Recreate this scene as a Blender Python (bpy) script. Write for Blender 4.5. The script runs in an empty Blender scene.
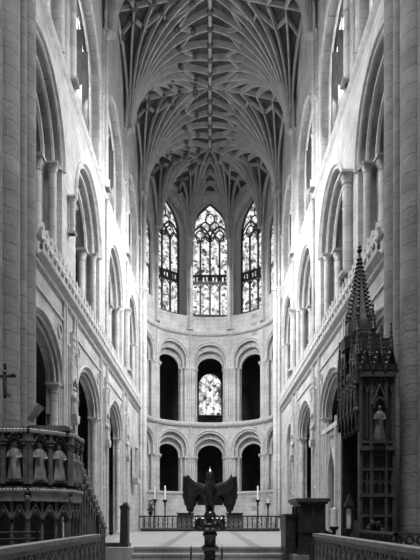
import bpy, bmesh, math, random
from math import sin, cos, pi, sqrt, radians
random.seed(7)
SC = bpy.context.scene
COL = SC.collection
F = 580.0          # focal length in pixels of a 420x560 frame
E = 1.6            # eye height above the lower floor
W = 4.3            # half width of the vessel
YC, R = 36.7, 4.3  # apse centre and radius
PITCH = radians(38)
PL = -0.78         # sanctuary pavement, relative to the eye
BAYS = [14.85, 20.55, 26.3, 32.05]
PIERS = [11.95, 17.7, 23.4, 29.2, 34.9]

# ------------------------------------------------------------------ camera, world, light
cam_d = bpy.data.cameras.new('camera'); cam = bpy.data.objects.new('camera', cam_d); COL.objects.link(cam)
cam.location = (0, 0, E); cam.rotation_euler = (pi/2, 0, 0)
cam_d.sensor_fit = 'VERTICAL'; cam_d.sensor_height = 36; cam_d.lens = 36*F/560
cam_d.shift_y = 238/560; cam_d.shift_x = 0.0; cam_d.clip_start = 0.1; cam_d.clip_end = 300
SC.camera = cam
SC.view_settings.view_transform = 'Standard'; SC.view_settings.look = 'None'
SC.view_settings.gamma = 1; SC.view_settings.use_curve_mapping = False
SC.view_settings.exposure = 0.0
world = bpy.data.worlds.new('world'); SC.world = world; world.use_nodes = True
world.node_tree.nodes['Background'].inputs[0].default_value = (1, 1, 1, 1)
world.node_tree.nodes['Background'].inputs[1].default_value = 0.10

def area(name, loc, target, sx, sy, power, spread=180):
    l = bpy.data.lights.new(name, 'AREA'); l.shape = 'RECTANGLE'; l.size = sx; l.size_y = sy; l.energy = power; l.spread = radians(spread)
    o = bpy.data.objects.new(name, l); COL.objects.link(o); o.location = loc
    from mathutils import Vector
    d = Vector(target)-Vector(loc); o.rotation_euler = d.to_track_quat('-Z', 'Y').to_euler()
    return o
# daylight falling through the lantern of the crossing tower, above and behind the picture
area('lantern_daylight', (0, 6.0, 27), (0, 9, 0), 9, 6, 1500, 75)
# sky light coming down through the clerestory windows of both walls
for s in (-1, 1):
    for y, pw in zip(BAYS, (250, 1150, 1350, 1150)): area('clerestory_daylight', (s*4.5, y-.3, 16.9), (-s*3.6, y+2.2, 8.6), 2.2, 3.6, pw, 125)
# and through the tall windows of the apse
area('apse_daylight', (0, 40.2, 19.6), (0, 33, 0), 2.2, 5, 400, 140)
GLOW_SIDE, GLOW_APSE = 6.0, 1.05

# ------------------------------------------------------------------ materials
def nm(name):
    m = bpy.data.materials.new(name); m.use_nodes = True
    nt = m.node_tree; b = nt.nodes['Principled BSDF']
    return m, nt, b
def g(v): return (v, v, v, 1)
def stone(name, val, dark=0.7, mortar=0.55, bw=0.62, bh=0.3, rough=0.85, bump=0.35, blot=1.0):
    m, nt, b = nm(name); N = nt.nodes; L = nt.links
    geo = N.new('ShaderNodeNewGeometry'); sep = N.new('ShaderNodeSeparateXYZ'); L.new(geo.outputs['Position'], sep.inputs[0])
    ad = N.new('ShaderNodeMath'); ad.operation = 'ADD'; L.new(sep.outputs[0], ad.inputs[0]); L.new(sep.outputs[1], ad.inputs[1])
    cb = N.new('ShaderNodeCombineXYZ'); L.new(ad.outputs[0], cb.inputs[0]); L.new(sep.outputs[2], cb.inputs[1])
    br = N.new('ShaderNodeTexBrick'); L.new(cb.outputs[0], br.inputs['Vector'])
    br.inputs['Scale'].default_value = 1; br.inputs['Brick Width'].default_value = bw; br.inputs['Row Height'].default_value = bh
    br.inputs['Mortar Size'].default_value = 0.012; br.inputs['Mortar Smooth'].default_value = 0.3
    br.inputs['Color1'].default_value = g(val); br.inputs['Color2'].default_value = g(val*(0.6+0.4*dark)); br.inputs['Mortar'].default_value = g(val*mortar)
    no = N.new('ShaderNodeTexNoise'); no.inputs['Scale'].default_value = 1.1; no.inputs['Detail'].default_value = 7; no.inputs['Roughness'].default_value = 0.65
    L.new(geo.outputs['Position'], no.inputs['Vector'])
    cr = N.new('ShaderNodeMapRange'); cr.inputs[1].default_value = 0.3; cr.inputs[2].default_value = 0.7
    cr.inputs[3].default_value = 1-0.4*blot; cr.inputs[4].default_value = 1.1; L.new(no.outputs[0], cr.inputs[0])
    mx = N.new('ShaderNodeMix'); mx.data_type = 'RGBA'; mx.blend_type = 'MULTIPLY'; mx.inputs[0].default_value = 1
    L.new(br.outputs[0], mx.inputs[6]); L.new(cr.outputs[0], mx.inputs[7]); L.new(mx.outputs[2], b.inputs['Base Color'])
    b.inputs['Roughness'].default_value = rough
    n2 = N.new('ShaderNodeTexNoise'); n2.inputs['Scale'].default_value = 14; L.new(geo.outputs['Position'], n2.inputs['Vector'])
    a2 = N.new('ShaderNodeMath'); a2.operation = 'SUBTRACT'; L.new(n2.outputs[0], a2.inputs[0]); L.new(br.outputs['Fac'], a2.inputs[1])
    bp = N.new('ShaderNodeBump'); bp.inputs['Strength'].default_value = bump; bp.inputs['Distance'].default_value = 0.03
    L.new(a2.outputs[0], bp.inputs['Height']); L.new(bp.outputs[0], b.inputs['Normal'])
    return m
def plain(name, lo, hi, rough=0.6, metal=0.0, scale=6, bump=0.3):
    m, nt, b = nm(name); N = nt.nodes; L = nt.links
    geo = N.new('ShaderNodeNewGeometry')
    no = N.new('ShaderNodeTexNoise'); no.inputs['Scale'].default_value = scale; no.inputs['Detail'].default_value = 6
    L.new(geo.outputs['Position'], no.inputs['Vector'])
    r = N.new('ShaderNodeValToRGB'); r.color_ramp.elements[0].position = 0.3; r.color_ramp.elements[1].position = 0.7
    r.color_ramp.elements[0].color = g(lo); r.color_ramp.elements[1].color = g(hi)
    L.new(no.outputs[0], r.inputs[0]); L.new(r.outputs[0], b.inputs['Base Color'])
    b.inputs['Roughness'].default_value = rough; b.inputs['Metallic'].default_value = metal
    if bump:
        bp = N.new('ShaderNodeBump'); bp.inputs['Strength'].default_value = bump; bp.inputs['Distance'].default_value = 0.02
        L.new(no.outputs[0], bp.inputs['Height']); L.new(bp.outputs[0], b.inputs['Normal'])
    return m
def glass(name, strength, scale=9.0, figs=True):
    m, nt, b = nm(name); N = nt.nodes; L = nt.links
    geo = N.new('ShaderNodeNewGeometry')
    v = N.new('ShaderNodeTexVoronoi'); v.feature = 'F1'; v.inputs['Scale'].default_value = scale; L.new(geo.outputs['Position'], v.inputs['Vector'])
    r = N.new('ShaderNodeValToRGB'); e = r.color_ramp.elements
    e[0].position = 0.05; e[0].color = g(0.05); e[1].position = 0.45; e[1].color = g(0.95)
    sp = N.new('ShaderNodeSeparateColor'); L.new(v.outputs['Color'], sp.inputs[0]); L.new(sp.outputs[0], r.inputs[0])
    no = N.new('ShaderNodeTexNoise'); no.inputs['Scale'].default_value = scale*.55; no.inputs['Detail'].default_value = 3; L.new(geo.outputs['Position'], no.inputs['Vector'])
    mr = N.new('ShaderNodeMapRange'); mr.inputs[1].default_value = 0.36; mr.inputs[2].default_value = 0.5; mr.inputs[3].default_value = 0.3; mr.inputs[4].default_value = 1
    L.new(no.outputs[0], mr.inputs[0])
    mx = N.new('ShaderNodeMix'); mx.data_type = 'RGBA'; mx.blend_type = 'MULTIPLY'; mx.inputs[0].default_value = 1
    L.new(r.outputs[0], mx.inputs[6]); L.new(mr.outputs[0], mx.inputs[7])
    b.inputs['Base Color'].default_value = g(0.05); b.inputs['Roughness'].default_value = 0.3
    L.new(mx.outputs[2], b.inputs['Emission Color']); b.inputs['Emission Strength'].default_value = strength
    return m
M = {}
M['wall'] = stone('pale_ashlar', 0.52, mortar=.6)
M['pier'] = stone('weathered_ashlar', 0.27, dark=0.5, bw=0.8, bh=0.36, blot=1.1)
M['shaft'] = stone('shaft_stone', 0.52, bw=5, bh=0.55, bump=0.15)
M['carve'] = plain('carved_limestone', 0.34, 0.52, 0.85, scale=5)
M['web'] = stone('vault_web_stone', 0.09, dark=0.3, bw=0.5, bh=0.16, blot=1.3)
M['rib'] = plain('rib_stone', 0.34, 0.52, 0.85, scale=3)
M['aisle'] = stone('aisle_stone', 0.06, dark=0.4)  # gloom of the unlit aisles is put into this dark colour
M['floor'] = stone('paving', 0.14, bw=0.6, bh=0.6, bump=0.1, rough=0.45)
M['wood'] = plain('dark_oak', 0.010, 0.030, 0.45, scale=9)
M['woodmid'] = plain('carved_oak', 0.03, 0.08, 0.45, scale=12)
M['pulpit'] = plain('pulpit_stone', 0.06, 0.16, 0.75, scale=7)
M['pulpithi'] = plain('pulpit_statue_stone', 0.2, 0.38, 0.7, scale=7)
M['screen'] = plain('balustrade_stone', 0.12, 0.24, 0.5, scale=8)
M['brass'] = plain('dark_brass', 0.06, 0.2, 0.26, metal=0.85, scale=10, bump=0.1)
M['iron'] = plain('black_iron', 0.008, 0.02, 0.45, metal=0.3, scale=20, bump=0)
M['wax'] = plain('white_wax', 0.8, 0.85, 0.5, scale=3, bump=0)
M['leaf'] = plain('foliage', 0.03, 0.12, 0.6, scale=30, bump=0)
M['cloth'] = plain('dark_cushion', 0.01, 0.02, 0.9, scale=20)
M['lead'] = plain('tracery_stone', 0.04, 0.07, 0.85, scale=4)
M['glass_side'] = glass('clerestory_glass', GLOW_SIDE, 7)
M['glass_apse'] = glass('apse_stained_glass', GLOW_APSE, 5.5)
M['glass_east'] = glass('pale_stained_glass', GLOW_APSE, 4.5)
mf = plain('sanctuary_paving', 0.42, 0.55, 0.4, scale=2, bump=0.05); M['sanct'] = stone('sanctuary_paving', 0.38, bw=0.5, bh=0.5, rough=0.35, bump=0.05)
# floors lie flat: drive their brick pattern from x and y
for k in ('floor', 'sanct'):
    nt = M[k].node_tree
    sep = [n for n in nt.nodes if n.type == 'SEPXYZ'][0]; cb = [n for n in nt.nodes if n.type == 'COMBXYZ'][0]
    nt.links.new(sep.outputs[0], cb.inputs[0]); nt.links.new(sep.outputs[1], cb.inputs[1])

# ------------------------------------------------------------------ mesh helpers
class MB:
    def __init__(s): s.v = []; s.f = []
    def add(s, vs, fs):
        n = len(s.v); s.v += [tuple(p) for p in vs]; s.f += [tuple(i+n for i in f) for f in fs]; return s
    def box(s, x0, x1, y0, y1, z0, z1, mp=None):
        vs = [(x, y, z) for x in (x0, x1) for y in (y0, y1) for z in (z0, z1)]
        if mp: vs = [mp(*p) for p in vs]
        return s.add(vs, [(0, 1, 3, 2), (4, 6, 7, 5), (0, 4, 5, 1), (2, 3, 7, 6), (0, 2, 6, 4), (1, 5, 7, 3)])
    def grid(s, rows, close=False, cap=False):
        n = len(rows[0]); vs = [p for r in rows for p in r]; fs = []
        for i in range(len(rows)-1):
            for j in range(n if close else n-1):
                k = (j+1) % n; fs.append((i*n+j, i*n+k, (i+1)*n+k, (i+1)*n+j))
        if cap: fs.append(tuple(range(n))[::-1]); fs.append(tuple((len(rows)-1)*n+j for j in range(n)))
        return s.add(vs, fs)
    def lathe(s, prof, n=12, c=(0, 0), sq=None):
        rows = []
        for r, z in prof:
            rows.append([(c[0]+r*cos(2*pi*(i+.5)/n), c[1]+r*sin(2*pi*(i+.5)/n), z) for i in range(n)])
        return s.grid(rows, True, True)
    def tube(s, pts, r, n=6, mp=None):
        from mathutils import Vector
        P = [Vector(mp(*p)) if mp else Vector(p) for p in pts]; rows = []; pn = None
        for i, p in enumerate(P):
            t = (P[min(i+1, len(P)-1)]-P[max(i-1, 0)]).normalized()
            if pn is None:
                a = Vector((0, 0, 1)) if abs(t.z) < .9 else Vector((1, 0, 0)); pn = (a-t*a.dot(t)).normalized()
            pn = (pn-t*pn.dot(t)).normalized(); b = t.cross(pn)
            rr = r[i] if isinstance(r, (list, tuple)) else r
            rows.append([p+pn*rr*cos(2*pi*k/n)+b*rr*sin(2*pi*k/n) for k in range(n)])
        return s.grid(rows, True, True)
    def bar(s, pts, w, d0, d1, mp, closed=False):
        """flat bar following a 2-D path (u,v), width w, from depth d0 to d1"""
        n = len(pts); rows = []
        for i, (u, v) in enumerate(pts):
            if closed: a, b = pts[(i-1) % n], pts[(i+1) % n]
            else: a, b = pts[max(i-1, 0)], pts[min(i+1, n-1)]
            tu, tv = b[0]-a[0], b[1]-a[1]; l = sqrt(tu*tu+tv*tv) or 1; nu, nv = -tv/l*w/2, tu/l*w/2
            rows.append([mp(u+nu, v+nv, d0), mp(u-nu, v-nv, d0), mp(u-nu, v-nv, d1), mp(u+nu, v+nv, d1)])
        if closed: rows.append(rows[0])
        return s.grid(rows, True, not closed)
    def prism(s, outline, mp, d0, d1):
        n = len(outline)
        vs = [mp(u, v, d0) for u, v in outline]+[mp(u, v, d1) for u, v in outline]
        return s.add(vs, [tuple(range(n)), tuple(range(n, 2*n))[::-1]]+[(i, (i+1) % n, (i+1) % n+n, i+n) for i in range(n)])
    def ball(s, c, r, n=10, sc=(1, 1, 1)):
        rows = []
        for i in range(n//2+1):
            a = -pi/2+pi*i/(n//2); rr = max(cos(a), 1e-3)
            rows.append([(c[0]+r*sc[0]*rr*cos(2*pi*j/n), c[1]+r*sc[1]*rr*sin(2*pi*j/n), c[2]+r*sc[2]*sin(a)) for j in range(n)])
        return s.grid(rows, True, True)
    def mesh(s, name, mat, smooth=True, fix=True):
        me = bpy.data.meshes.new(name); me.from_pydata(s.v, [], s.f)
        if fix:
            bm = bmesh.new(); bm.from_mesh(me); bmesh.ops.recalc_face_normals(bm, faces=bm.faces); bm.to_mesh(me); bm.free()
        me.materials.append(mat)
        if smooth:
            me.polygons.foreach_set('use_smooth', [True]*len(me.polygons))
            try: me.set_sharp_from_angle(angle=radians(38))
            except Exception: pass
        me.update(); return me
    def build(s, name, mat, parent=None, loc=None, rot=None, smooth=True, fix=True):
        return link(name, s.mesh(name, mat, smooth, fix), parent, loc, rot)
def link(name, me, parent=None, loc=None, rot=None):
    o = bpy.data.objects.new(name, me); COL.objects.link(o)
    if parent: o.parent = parent
    if loc: o.location = loc
    if rot: o.rotation_euler = rot
    return o
def tag(o, label, cat, group=None):
    o['label'] = label; o['category'] = cat
    if group: o['group'] = group
    return o
def thing(name, loc, label, cat, group=None, rot=0):
    o = bpy.data.objects.new(name, None); COL.objects.link(o); o.location = loc; o.rotation_euler = (0, 0, rot)
    o.empty_display_size = 0.2
    return tag(o, label, cat, group)
def struct(o): o['kind'] = 'structure'; return o
def copy_tree(o, parent=None):
    c = o.copy(); COL.objects.link(c); c.parent = parent
    for ch in o.children: copy_tree(ch, c)
    return c
def side(s): return lambda u, v, w: (s*(W+w), u, v+E)
def apse(u, v, w): t = u/R; return (sin(t)*(R+w), YC+cos(t)*(R+w), v+E)
def planar(th, rad):
    """vertical plane whose centre stands at angle th of the apse, u to the right, w outwards"""
    cx, cy = sin(th)*rad, YC+cos(th)*rad; tx, ty = cos(th), -sin(th)
    return lambda u, v, w: (cx+tx*u+sin(th)*w, cy+ty*u+cos(th)*w, v+E)

# arch paths --------------------------------------------------------
def arch_pts(c, a, vs, rise, n=14):
    out = []
    if rise > a*1.001:                      # two-centred pointed
        k = (rise*rise-a*a)/(2*a); rr = a+k
        th = math.asin(rise/rr)
        for i in range(n+1):
            t = th*i/n; out.append((c+k-rr*cos(t), vs+rr*sin(t)))
        out += [(2*c-u, v) for u, v in out[-2::-1]]
    else:                                   # round, or depressed with a slight point
        for i in range(2*n+1):
            t = pi-pi*i/(2*n); pt = 0.10*rise*(1-abs(cos(t))) if rise < a*.98 else 0
            out.append((c+a*cos(t), vs+rise*abs(sin(t))**(1 if rise > .98*a else .9)*(1 if pt == 0 else .92)+pt*.8))
    return out
def path(c, a, vb, vs, rise, n=14): return [(c-a, vb)]+arch_pts(c, a, vs, rise, n)+[(c+a, vb)]
def arched_bay(mb, mp, u0, u1, v0, v1, c, orders, vb, back, n=14, sub=1):
    """orders: list of (a, spring, rise, w) from the face inwards"""
    a, vs, rise, w = orders[0]; P = arch_pts(c, a, vs, rise, n)
    def rect(ua, ub, va, vbb, ww, m=1):
        for i in range(m):
            x0 = ua+(ub-ua)*i/m; x1 = ua+(ub-ua)*(i+1)/m
            mb.add([mp(x0, va, ww), mp(x1, va, ww), mp(x1, vbb, ww), mp(x0, vbb, ww)], [(0, 1, 2, 3)])
    rect(u0, c-a, v0, v1, w, sub); rect(c+a, u1, v0, v1, w, sub)
    if vb > v0: rect(c-a, c+a, v0, vb, w, max(sub*3, 1))
    for (ua, va), (ub, vbb) in zip(P, P[1:]):
        mb.add([mp(ua, va, w), mp(ub, vbb, w), mp(ub, v1, w), mp(ua, v1, w)], [(0, 1, 2, 3)])
    prev = path(c, a, vb, vs, rise, n); pw = w
    for (a2, vs2, r2, w2) in orders[1:]:
        cur = path(c, a2, vb, vs2, r2, n)
        mb.grid([[mp(u, v, pw) for u, v in prev], [mp(u, v, w2) for u, v in prev]])
        mb.grid([[mp(u, v, w2) for u, v in prev], [mp(u, v, w2) for u, v in cur]])
        prev = cur; pw = w2
    mb.grid([[mp(u, v, pw) for u, v in prev], [mp(u, v, back) for u, v in prev]])
    # sill and back face
    m = max(1, sub*3)
    for i in range(m):
        x0 = c-a+(2*a)*i/m; x1 = c-a+2*a*(i+1)/m
        mb.add([mp(x0, vb, w), mp(x1, vb, w), mp(x1, vb, back), mp(x0, vb, back)], [(0, 1, 2, 3)])
    al = orders[-1][0]
    rect(u0, c-al, v0, v1, back, sub); rect(c+al, u1, v0, v1, back, sub)
    inner = prev[1:-1]
    for (ua, va), (ub, vbb) in zip(inner, inner[1:]):
        mb.add([mp(ua, va, back), mp(ub, vbb, back), mp(ub, v1, back), mp(ua, v1, back)], [(0, 1, 2, 3)])

# columns -----------------------------------------------------------
_cc = {}
def column(parent, p, v0, v1, r, mat='shaft', cap=True, base=True, rings=(), carved=False):
    """engaged shaft from v0 to v1 (eye-relative) at plan point p, with its own capital and base"""
    h = round(v1-v0, 3); key = (h, r, mat, cap, base, tuple(rings), carved)
    if key not in _cc:
        ch = max(.22, r*1.9); bh = r*1.3
        m = MB(); prof = [(r, 0)]
        for q in rings: prof += [(r, q-.05), (r*1.3, q-.03), (r*1.3, q+.03), (r, q+.05)]
        prof += [(r, h)]; m.lathe(prof, 14); me = [m.mesh('column', M[mat])]
        c = MB()
        if cap:
            rows = []
            for i in range(6):
                t = i/5; rr = r*(1.02+.55*t**1.5); z = h-ch*.25-ch*.85*(1-t)
                rw = []
                for k in range(16):
                    a = 2*pi*(k+.5)/16; q = max(abs(cos(a)), abs(sin(a))); rad = rr*((1-t)+t/q*.92)
                    if carved: rad *= 1+.10*t*((k % 2)*2-1)
                    rw.append((rad*cos(a), rad*sin(a), z))
                rows.append(rw)
            c.grid(rows, True, True); s = r*1.65
            c.box(-s, s, -s, s, h-ch*.25, h); c.lathe([(r*1.16, h-ch*1.2), (r*1.16, h-ch*1.1)], 14)
            me.append(c.mesh('capital', M['carve']))
        else: me.append(None)
        if base:
            b = MB(); b.lathe([(r*1.5, bh*.35), (r*1.55, bh*.55), (r*1.2, bh*.7), (r*1.3, bh*.85), (r*1.0, bh)], 14)
            b.box(-r*1.6, r*1.6, -r*1.6, r*1.6, 0, bh*.4); me.append(b.mesh('base', M['shaft']))
        else: me.append(None)
        _cc[key] = me
    me = _cc[key]
    o = link('column', me[0], parent, (p[0], p[1], v0+E))
    if me[1]: link('capital', me[1], o)
    if me[2]: link('base', me[2], o)
    return o

# ------------------------------------------------------------------ floor, platform, steps
m = MB(); m.box(-12, 12, -6, 50, -.3, 0); struct(m.build('floor', M['floor']))
m = MB(); m.box(-4.6, 4.6, 15.6, 43, 0.0, PL+E); m.box(-12, -4.6, 15.6, 48, 0.0, PL+E-.1); m.box(4.6, 12, 15.6, 48, 0, PL+E-.1)
m.box(-4.6, -2.05, 15.2, 15.6, 0, PL+E); m.box(2.05, 4.6, 14.0, 15.6, 0, PL+E-.12)
struct(m.build('floor_sanctuary', M['sanct']))
for i in range(5):
    m = MB(); t = PL+E-.164*(i+1)+.0; y = 15.6-.38*i
    if t > 0.01:
        m.box(-2.05, 2.05, y-.38, y, 0, t); m.box(-2.05, 2.05, y-.41, y-.36, t-.04, t+.002)
        struct(m.build('trim_%d' % (i+1), M['sanct']))
m = MB(); m.box(-2.05, 2.05, 15.57, 15.62, PL+E-.05, PL+E+.006); struct(m.build('trim_6', M['sanct']))
m = MB()
for s in (-1, 1): m.box(s*1.25-.14, s*1.25+.14, 15.7, 34.2, PL+E, PL+E+.006)
m.box(-4.3, 4.3, 33.2, 33.5, PL+E, PL+E+.006)
struct(m.build('trim_7', plain('slate_inlay', .12, .2, .4, bump=0)))

# ------------------------------------------------------------------ side walls
def hood(mb, mp, c, a, vs, rise, r, w=-.02, foot=None):
    P = arch_pts(c, a, vs, rise, 14)
    if foot is not None: P = [(c-a, foot)]+P+[(c+a, foot)]
    mb.tube([(u, v, w) for u, v in P], r, 6, mp)

def statue_mesh(h=1.0):
    m = MB(); n = 12; rows = []
    for z, rx, ry, fold in [(0, .17, .13, .15), (.05, .18, .14, .15), (.3, .155, .12, .12), (.5, .14, .11, .07), (.62, .15, .11, .04), (.74, .17, .10, .02), (.80, .15, .09, 0), (.84, .06, .055, 0), (.87, .045, .045, 0)]:
        rows.append([(rx*h*cos(2*pi*k/n)*(1+fold*((k % 2)*2-1)), ry*h*sin(2*pi*k/n)*(1+fold*((k % 2)*2-1)), z*h) for k in range(n)])
    m.grid(rows, True, True); m.ball((0, -.01*h, .93*h), .068*h, 10, (1, 1, 1.25))
    m.tube([(.15*h, 0, .76*h), (.19*h, -.05*h, .6*h), (.08*h, -.14*h, .56*h)], [.05*h, .045*h, .03*h], 6)
    m.tube([(-.15*h, 0, .76*h), (-.18*h, -.06*h, .6*h), (-.05*h, -.15*h, .62*h)], [.05*h, .045*h, .03*h], 6)
    m.tube([(-.03*h, -.16*h, .3*h), (-.03*h, -.16*h, .85*h)], .012*h, 5)
    return m
def canopy(mb, mp, c, v0, v1, hw, w0, w1):
    """gabled and crocketed stone canopy on a face: c centre, foot v0, tip v1"""
    mid = v0+(v1-v0)*.38
    for k in (-1, 1):
        mb.bar([(c+k*hw, v0-.3), (c+k*hw, mid)], .07, w0, w1, mp)
        mb.prism([(c+k*hw-.045, mid), (c+k*hw+.045, mid), (c+k*hw, mid+(v1-v0)*.3)], mp, w0, w1)
    mb.prism([(c-hw, v0+.02), (c-hw*.55, v0+.16), (c, v0+.30), (c+hw*.55, v0+.16), (c+hw, v0+.02), (c+hw, v0+.2), (c, mid+.12), (c-hw, v0+.2)], mp, w0, w1)
    mb.prism([(c-hw*.55, v0+.3), (c+hw*.55, v0+.3), (c+.03, v1), (c-.03, v1)], mp, w0*.7, w1)
    for i in range(6):
        t = i/6; vv = v0+.35+(v1-v0-.35)*t; hh = hw*.55*(1-t)+.03
        for k in (-1, 1): mb.ball(mp(c+k*hh, vv, w0*.8), .04, 6)
    mb.ball(mp(c, v1+.02, w0*.6), .06, 6)

fleur = MB()
fleur.prism([(q[0]*1.2, q[1]*1.3) for q in [(-.05, 0), (.05, 0), (.04, .12), (.15, .16), (.17, .27), (.09, .30), (.06, .27), (.08, .38), (0, .50), (-.08, .38), (-.06, .27), (-.09, .30), (-.17, .27), (-.15, .16), (-.04, .12)]], lambda u, v, w: (w, u, v), -.05, .05)
fleur.ball((0, 0, .22), .09, 8)
fleur_me = fleur.mesh('fleuron', M['carve'])

def side_wall(s, nm_):
    mp = side(s); mb = MB()
    for i, c in enumerate(BAYS):
        u0, u1 = PIERS[i], PIERS[i+1]
        # ground storey
        if i < 3:
            arched_bay(mb, mp, u0, u1, -1.6, 6.5, c, [(1.92, 3.85, 1.35, 0), (1.80, 3.82, 1.25, .14), (1.7, 3.8, 1.15, .28)], -1.6, .38)
        elif s > 0:
            arched_bay(mb, mp, u0, u1, -1.6, 6.5, 31.0, [(1.15, 3.9, 1.1, 0), (1.07, 3.85, 1.0, .12), (1.0, 3.8, .95, .24)], -1.6, .34)
        else:
            mb.add([mp(u0, -1.6, 0), mp(u1, -1.6, 0), mp(u1, 6.5, 0), mp(u0, 6.5, 0)], [(0, 1, 2, 3)])
        # gallery
        arched_bay(mb, mp, u0, u1, 6.5, 13.15, c, [(2.0, 10.1, 2.0, 0), (1.82, 10.1, 1.82, .22), (1.6, 10.1, 1.6, .45)], 6.6, .8, 18)
        # clerestory
        arched_bay(mb, mp, u0, u1, 13.15, 24.6, c, [(2.1, 16.7, 2.0, 0), (1.95, 16.6, 1.9, .35)], 13.6, .62)
    u0, u1 = 34.9, YC-.01
    mb.add([mp(u0, -1.6, 0), mp(u1, -1.6, 0), mp(u1, 24.6, 0), mp(u0, 24.6, 0)], [(0, 1, 2, 3)])
    wall = struct(mb.build(nm_, M['wall'], fix=False))
    # mouldings on the wall face
    mm = MB()
    for i, c in enumerate(BAYS):
        hood(mm, mp, c, 2.12, 10.1, 2.12, .07, -.03, 10.1); hood(mm, mp, c, 2.0, 10.1, 2.0, .06, .03, 10.1)
        hood(mm, mp, c, 1.82, 10.1, 1.82, .07, .23, 10.1); hood(mm, mp, c, 1.6, 10.1, 1.6, .09, .47, 10.1)
        hood(mm, mp, c, 2.1, 16.7, 2.0, .06, 0, 13.6); hood(mm, mp, c, 1.85, 16.6, 1.8, .05, .33, 13.6)
        if i < 3:
            hood(mm, mp, c, 2.0, 3.85, 1.45, .05, -.02, 3.85); hood(mm, mp, c, 1.88, 3.85, 1.3, .045, .06, PL)
            hood(mm, mp, c, 1.78, 3.82, 1.22, .05, .16, PL)
            mm.bar([(c-2.15, 3.9), (c-2.15, 5.75), (c+2.15, 5.75), (c+2.15, 3.9)], .07, -.05, .02, mp)     # square label round the arch
            for k in (-1, 1):                                                             # spandrel roundels and panel bars
                pts = [(c+k*1.7+.2*cos(2*pi*q/10), 5.35+.2*sin(2*pi*q/10)) for q in range(10)]
                mm.bar(pts, .05, -.04, .02, mp, True)
        elif s > 0:
            hood(mm, mp, 31.0, 1.2, 3.9, 1.15, .05, -.02, PL)
    mm.build('arch_moulding', M['carve'], wall)
    # columns carrying the arches
    for i, c in enumerate(BAYS):
        for k in (-1, 1):
            for du, dw, r in ((1.74, .2, .11), (1.45, .60, .165)):
                p = mp(c+k*du, 0, dw); column(wall, p, 6.55, 10.12, r)
            if i < 3:
                for du, dw, r in ((1.78, .18, .12),):
                    p = mp(c+k*du, 0, dw); column(wall, p, PL if i else -1.6, 3.85, r, rings=())
    # clerestory shafts in clusters, vault shafts
    for j, y in enumerate(PIERS):
        for du, dw, r in ((-.62, .05, .08), (-.40, .02, .10), (-.2, 0, .08), (0, -.06, .14), (.2, 0, .08), (.40, .02, .10), (.62, .05, .08)):
            if j == 0: continue
            p = mp(y+du, 0, dw); column(wall, p, 13.24, 19.5 if abs(du) < .3 else 16.75, r, rings=(2.2,) if abs(du) < .3 else (), base=abs(du) < .1)
        if j in (1, 3) :     # short corbelled shaft over the gallery pier
            p = mp(y-.1, 0, -.12); column(wall, p, *((7.35, 10.45, .15) if (s > 0 or j == 3) else (8.6, 9.75, .08)))
        if j in (2, 3, 4):
            p = mp(y+.45, 0, -.05); column(wall, p, 6.9, 13.1, .07, base=False)
    for dy, dw, r in ((.1, -.32, .17), (-.25, -.16, .10), (.45, -.22, .11), (.75, -.1, .1), (1.1, -.12, .12), (1.45, 0, .07)):
        column(wall, mp(34.9+dy, 0, dw), PL, 13.75, r, carved=True)
        column(wall, mp(34.9+dy, 0, dw), 13.75, 19.5, r*.85, base=True)
    pl = MB(); pl.box(-.15, .0, 34.5, 36.0, PL, 19.4, lambda x, y, z: (s*(W+x*.35), y, z+E)); pl.build('pilaster', M['wall'], wall)
    # flat vertical pilaster strips between the ground arches
    st = MB()
    for y in PIERS[1:4]:
        for du in (-.78, -.52, .52, .78): st.box(-.07, .0, y+du-.05, y+du+.05, PL, 6.4, lambda x, yy, z: mp(yy, z, x))
        for v in (1.2, 2.9, 5.2): st.box(-.05, 0, y-.5, y+.5, v, v+.08, lambda x, yy, z: mp(yy, z, x))
    st.build('panel_moulding', M['carve'], wall)
    # cornice with a row of fleurons, clerestory string
    cn = MB(); sec = [(0, 6.25), (-.08, 6.3), (-.1, 6.42), (-.22, 6.5), (-.24, 6.62), (-.14, 6.68), (-.14, 6.9), (0, 6.95)]
    rows = [[mp(y, v, w) for w, v in sec] for y in (14.1, 34.4)]; cn.grid(rows, False)
    cn.build('cornice', M['carve'], wall, fix=False)
    y = 14.3
    while y < 34.4:
        link('fleuron', fleur_me, wall, mp(y, 6.64, -.16)); y += .4
    sc = MB(); sec = [(0, 13.02), (-.06, 13.1), (-.1, 13.17), (-.1, 13.24), (0, 13.28)]
    sc.grid([[mp(y, v, w) for w, v in sec] for y in (13.5, YC)]); sc.build('string_course', M['carve'], wall, fix=False)
    # niche canopies between the ground arches
    for y in PIERS[1:4]:
        cb = MB(); canopy(cb, mp, y+.12, 4.0, 5.7, .36, -.17, 0)
        for k in (-1, 1): cb.bar([(y+.12+k*.36, PL), (y+.12+k*.36, 3.9)], .06, -.09, 0, mp)
        cb.prism([(y-.12, 3.15), (y+.36, 3.15), (y+.28, 2.95), (y+.12, 2.85), (y-.04, 2.95)], mp, -.26, 0)
        cb.build('niche_canopy', M['carve'], wall)
    return wall
wall_l = side_wall(-1, 'wall_left'); wall_r = side_wall(1, 'wall_right')
sm = statue_mesh(.85).mesh('statue', M['carve'])
sw = {(-1, 17.7): 'nearest of three stone saints on the left wall, between its two nearer arches',
      (-1, 23.4): 'middle of three stone saints on the left wall, before its narrowest arch',
      (-1, 29.2): 'farthest stone saint on the left wall, beyond the last arch and beside the hanging frame',
      (1, 17.7): 'stone saint on the right wall half hidden behind the dark spired throne',
      (1, 23.4): 'stone saint on the right wall between the traceried screen and the tall narrow arch',
      (1, 29.2): 'farthest stone saint on the right wall, between its two narrowest arches'}
for (s, y), lab in sw.items():
    o = link('statue', sm, None, (s*(W-.13), y+.12, 3.15+E), (0, 0, -s*pi/2)); tag(o, lab, 'statue', 'saints in the wall niches')

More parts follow.
